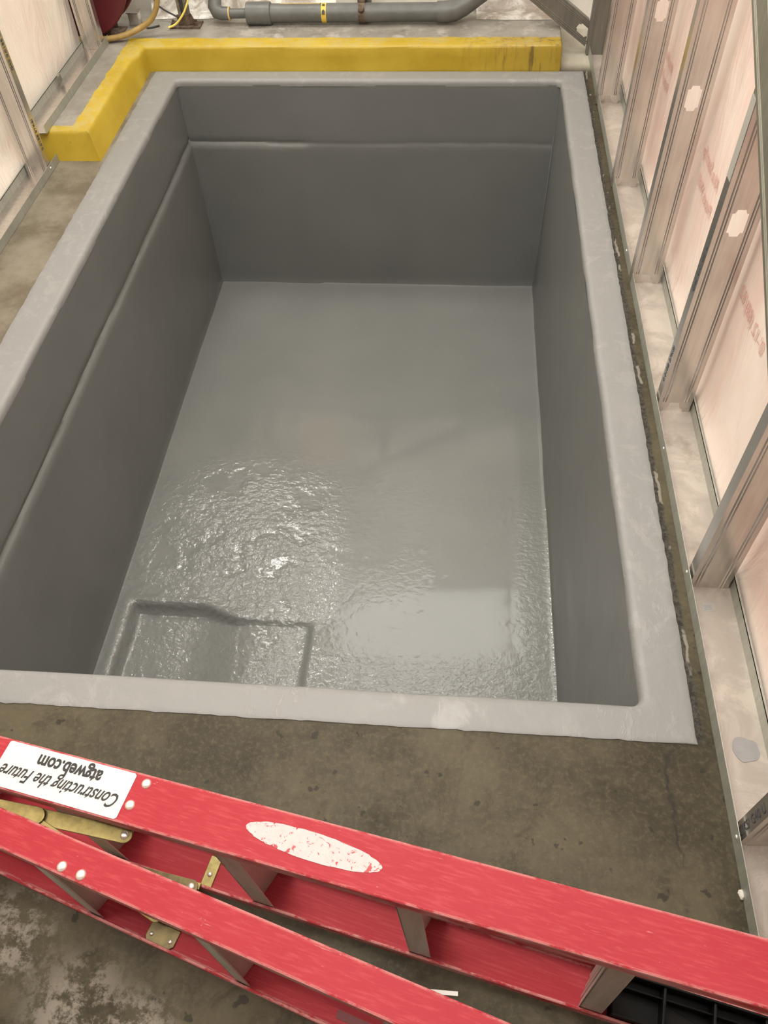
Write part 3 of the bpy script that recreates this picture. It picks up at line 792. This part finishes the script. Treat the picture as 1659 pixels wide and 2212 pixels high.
b = MB(); b.tube([(-.125, PY, PZ+.002), (-.09, PY, PZ+.002), (-.045, PY+.003, PZ+.006), (-.005, PY+.012, PZ+.022), (.03, PY+.022, PZ+.040), (.09, PY+.042, PZ+.072), (.16, PY+.06, PZ+.11)], [.044, .045, .045, .044, .042, .040, .040], 24); b.build('bend', 'pvc', pp)
b = MB(); b.tube([(.15, PY+.058, PZ+.105), (.75, PY+.19, PZ+.42)], PR, 24)
b = MB(); b.tube([(-.668, PY, PZ), (-.645, PY, PZ)], PR+.0012, 24, cap=False); yb = b.build('tape_band', 'band', pp)
yb['label'] = 'yellow tape band with black arrow'
mk = frame((1, 0, 0), (0, .5, .866), (0, -.866, .5), (-.6565, PY-.030, PZ+.016))
b = MB(); mk = frame((1, 0, 0), (0, .72, .69), (0, -.69, .72), V((-.6565, PY, PZ)) + V((0, -.69, .72))*(PR+.0016))
b.prism([(-.007, -.026), (.007, -.026), (.007, -.012), (0, -.004), (-.007, -.012)], mk, -.002, .0008)
b.prism([(-.006, .012), (.006, .012), (.006, .020), (-.006, .020)], mk, -.002, .0004); b.build('arrow_mark', 'ink', yb)
b = MB(); mk = frame((1, 0, 0), (0, .95, -.31), (0, .31, .95), V((-.79, PY, PZ)) + V((0, .20, .98))*(PR))
b.box((-.075, -.012, -.002), (.115, .008, .0010), mk); b.build('faded_strip', 'oldtape', pp)
# slotted strut with pipe clamp
st = thing('strut_support', 'dark slotted steel strut standing behind the grey pipe at its rusty clamp', 'strut', (-.475, 4.20, H))
b = MB()
b.box((-.504, 4.205, H), (-.496, 4.245, .9)); b.box((-.448, 4.205, H), (-.440, 4.245, .9)); b.box((-.504, 4.240, H), (-.440, 4.246, .9)); b.box((-.496, 4.205, H), (-.486, 4.209, .9)); b.box((-.458, 4.205, H), (-.448, 4.209, .9))
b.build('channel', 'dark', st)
b = MB(); b.tube([(-.492, PY, PZ+.001), (-.462, PY, PZ+.001)], PR+.003, 24, cap=False); b.box((-.490, PY-.002, PZ+PR-.002), (-.464, 4.2045, PZ+PR+.010)); pc = b.build('pipe_clamp', 'rust', pp)
b = MB(); b.lathe([(0, .014), (.013, .013), (.014, .008), (.009, .007), (.009, .003), (.015, .002), (.015, -.004)], frame((1, 0, 0), (0, .6, .8), (0, -.8, .6), (-.478, PY-.034, PZ+.026)), 16); b.build('clamp_bolt', 'rust', pc)
# rusty post base
ps = thing('strut_post', 'weathered strut post on a rusty base plate beside the red hose reel', 'post', (-1.335, 4.13, H))
b = MB()
for x0, x1, y0, y1 in ((-1.358, -1.352, 4.125, 4.165), (-1.318, -1.312, 4.125, 4.165), (-1.358, -1.312, 4.160, 4.166), (-1.352, -1.344, 4.125, 4.129), (-1.326, -1.318, 4.125, 4.129)):
    b.box((x0, y0, H+.006), (x1, y1, 1.3))
b.build('channel', 'strut', ps)
b = MB(); b.box((-1.408, 4.098, H), (-1.258, 4.180, H+.008)); b.box((-1.366, 4.118, H+.008), (-1.306, 4.124, H+.055)); b.prism([(0, 0), (.03, 0), (.008, .05), (0, .05)], frame((1, 0, 0), (0, 0, 1), (0, -1, 0), (-1.306, 4.130, H+.008)), 0, .006)
b.build('base_plate', 'rust', ps, bevel=.001)
for x in (-1.278, -1.390):
    b = MB(); b.lathe([(0, .024), (.006, .023), (.006, .014), (.012, .013), (.012, 0)], frame((1, 0, 0), (0, 1, 0), Z, (x, 4.125, H+.008)), 6); b.build('anchor_bolt', 'rust', ps)
# hose reel
hr = thing('hose_reel', 'dark red hose reel standing on the slab behind left end stud', 'reel', (-1.79, 4.02, H))
def disc(y, r, t, name, mat):
    b = MB(); m = frame((1, 0, 0), (0, 0, 1), (0, -1, 0), (-1.790, y, .395))
    b.lathe([(0, t), (r*.25, t), (r*.28, t+.004), (r*.86, t+.004), (r*.92, t+.010), (r*.98, t+.010), (r, t+.004), (r, -.004), (r*.97, -.006), (0, -.004)], m, 64)
    return b.build(name, mat, hr, sharp=40)
disc(3.975, .278, .004, 'reel_flange', 'reel'); disc(4.125, .278, .004, 'reel_flange', 'reel')
b = MB(); b.tube([(-1.79, 3.98, .395), (-1.79, 4.12, .395)], .12, 32); b.build('drum', 'reeldk', hr)
b = MB(); b.box((-1.90, 3.99, H), (-1.62, 4.12, H+.006)); b.box((-1.70, 4.0, H+.006), (-1.66, 4.006, .22)); b.box((-1.70, 4.10, H+.006), (-1.66, 4.106, .22)); b.box((-1.81, 4.14, H+.006), (-1.77, 4.146, .42)); b.box((-1.80, 3.93, .385), (-1.78, 4.15, .405))
b.build('base_bracket', 'rust', hr)
def curve(pts, n=40):
    P = [V(p) for p in pts]; P = [P[0]*2-P[1]] + P + [P[-1]*2-P[-2]]; out = []
    for i in range(1, len(P)-2):
        for k in range(n//(len(P)-3)+1):
            t = k/(n//(len(P)-3)+1); a, b_, c, d = P[i-1:i+3]
            out.append(.5*((2*b_)+(c-a)*t+(2*a-5*b_+4*c-d)*t*t+(3*b_-a-3*c+d)*t**3))
    out.append(P[-2]); return out
b = MB(); b.tube(curve([(-1.80, 3.941, .128), (-1.70, 3.941, .126), (-1.60, 3.951, .135), (-1.52, 4.0, .150), (-1.455, 4.02, .185), (-1.415, 4.03, .25), (-1.40, 4.04, .34), (-1.40, 4.05, .60)]), .0125, 14)
tag(b.build('air_hose', 'hose', origin=(-1.6, 3.97, H)), 'tan rubber hose curving up off the slab in front of red reel', 'hose')
b = MB(); b.tube(curve([(-1.405, 4.085, .122), (-1.37, 4.088, .135), (-1.335, 4.09, .165), (-1.305, 4.095, .205), (-1.285, 4.10, .26), (-1.28, 4.10, .45)]), .0045, 10)
tag(b.build('yellow_cable', 'cable', origin=(-1.40, 4.085, H)), 'thin yellow cable rising past the rusty post base', 'cable')
b = MB(); b.tube(curve([(-1.50, 4.24, .30), (-1.485, 4.20, .20), (-1.45, 4.19, .165), (-1.40, 4.185, .140), (-1.37, 4.18, .125)]), .004, 8)
b.tube(curve([(-1.52, 4.10, .1145), (-1.49, 4.11, .1145), (-1.465, 4.13, .1145)]), .004, 8)
tag(b.build('black_cable', 'blackcable', origin=(-1.43, 4.18, H)), 'short black cable hanging behind the tan hose', 'cable')
b = MB(); b.box((-1.612, 4.135, H), (-1.562, 4.180, H+.055)); b.box((-1.618, 4.130, H+.055), (-1.556, 4.185, H+.060))
tag(b.build('junction_box', 'galv', origin=(-1.587, 4.157, H), bevel=.003), 'small galvanized box on the slab behind the red hose reel', 'box')

# loose plastic film on the slab and a hanging khaki tarp
def film(x0, x1, y0, y1, z, amp, seed, n=60, m=24):
    b = MB()
    def f(off):
        def g(u, v):
            x = x0+(x1-x0)*u; y = y0+(y1-y0)*v
            e = min(1, u*8, (1-u)*8, v*5)
            y -= .03*noise.noise(V((x*5, seed, 0)))*(1-v)
            h = amp*(.5+.5*noise.noise(V((x*9, y*16, seed))) + .6*abs(noise.noise(V((x*22, y*30, seed+4)))))*e + (.06*max(0, v-.6)/.4)
            return V((x, y, z+.0015+max(0, h)-off))
        return g
    b.grid(f(0), n, m); return b
tag(film(-1.54, -.62, 4.22, 4.315, H, .022, 2.0).build('plastic_film', 'film', origin=(-1.1, 4.28, H)), 'crinkled white plastic film on the slab behind the grey elbow', 'plastic sheet', 'loose plastic film on the slab')
tag(film(.06, .452, 4.185, 4.345, H, .014, 6.0, 40, 30).build('plastic_film', 'film', origin=(.24, 4.25, H)), 'pale plastic film spread on the slab under the pipe bend at right', 'plastic sheet', 'loose plastic film on the slab')
b = MB()
def hem(x): return .205 - .055*max(0, 1-((x+1.22)/.33)**2) if False else .150+.12*((x+1.22)/.36)**2
def tf(off):
    return lambda u, v: V((-1.62+.80*u, 4.325+.012*noise.noise(V((u*6, v*2, 1)))-off, hem(-1.62+.80*u)+(1.6-hem(-1.62+.80*u))*v))
b.grid(tf(0), 40, 24); b.grid(tf(-.003), 40, 24)
tag(b.build('hanging_tarp', 'tarp', origin=(-1.22, 4.325, H)), 'khaki tarp hanging with a sagging hem behind the grey elbow', 'tarp')

# ------------------------------------------------------------------ lights
w = bpy.data.worlds.new('room_air'); sc.world = w; w.use_nodes = True
w.node_tree.nodes['Background'].inputs[0].default_value = (.9, .88, .84, 1); w.node_tree.nodes['Background'].inputs[1].default_value = .15
def lamp(name, loc, sx, sy, power, col=(1, .985, .925)):
    l = bpy.data.lights.new(name, 'AREA'); l.shape = 'RECTANGLE'; l.size = sx; l.size_y = sy; l.energy = power; l.color = col
    o = bpy.data.objects.new(name, l); COL.objects.link(o); o.location = loc; return o
lamp('ceiling_and_fill_light', (-1.66, 4.12, 2.62), .55, .40, 30)
lamp('ceiling_and_fill_light', (-.17, 3.70, 2.80), 1.66, 1.25, 27)
lamp('ceiling_and_fill_light', (-.40, 1.75, 2.80), 1.6, 1.6, 70)  # broad fill added over the pit, kept out of its floor reflection
lamp('ceiling_and_fill_light', (-1.38, .30, 2.80), .35, .35, 17)
lamp('ceiling_and_fill_light', (-.05, .35, 2.80), 1.2, .6, 24)  # front fill added above the ladder to shape its shading

# ------------------------------------------------------------------ camera
cam = bpy.data.cameras.new('camera'); co = bpy.data.objects.new('camera', cam); COL.objects.link(co)
p, r_, yw = math.radians(51.76466215), math.radians(-3.06964061), math.radians(6.8854232)
fw = V((0, math.cos(p), -math.sin(p))); up = V((0, math.sin(p), math.cos(p))); ri = V((1, 0, 0))
Rz = Matrix.Rotation(yw, 3, 'Z'); fw, up, ri = Rz @ fw, Rz @ up, Rz @ ri
c_, s_ = math.cos(r_), math.sin(r_)
ri, up = ri*c_ + up*s_, ri*-s_ + up*c_
co.matrix_world = frame(ri, up, -fw, (0, 0, 1.65))
cam.sensor_fit = 'VERTICAL'; cam.sensor_height = 36; cam.sensor_width = 27; cam.lens = 1720.2043627/2212*36
cam.clip_start = .02
sc.camera = co
sc.view_settings.view_transform = 'Standard'; sc.view_settings.look = 'None'; sc.view_settings.gamma = 1
sc.view_settings.exposure = 0.0
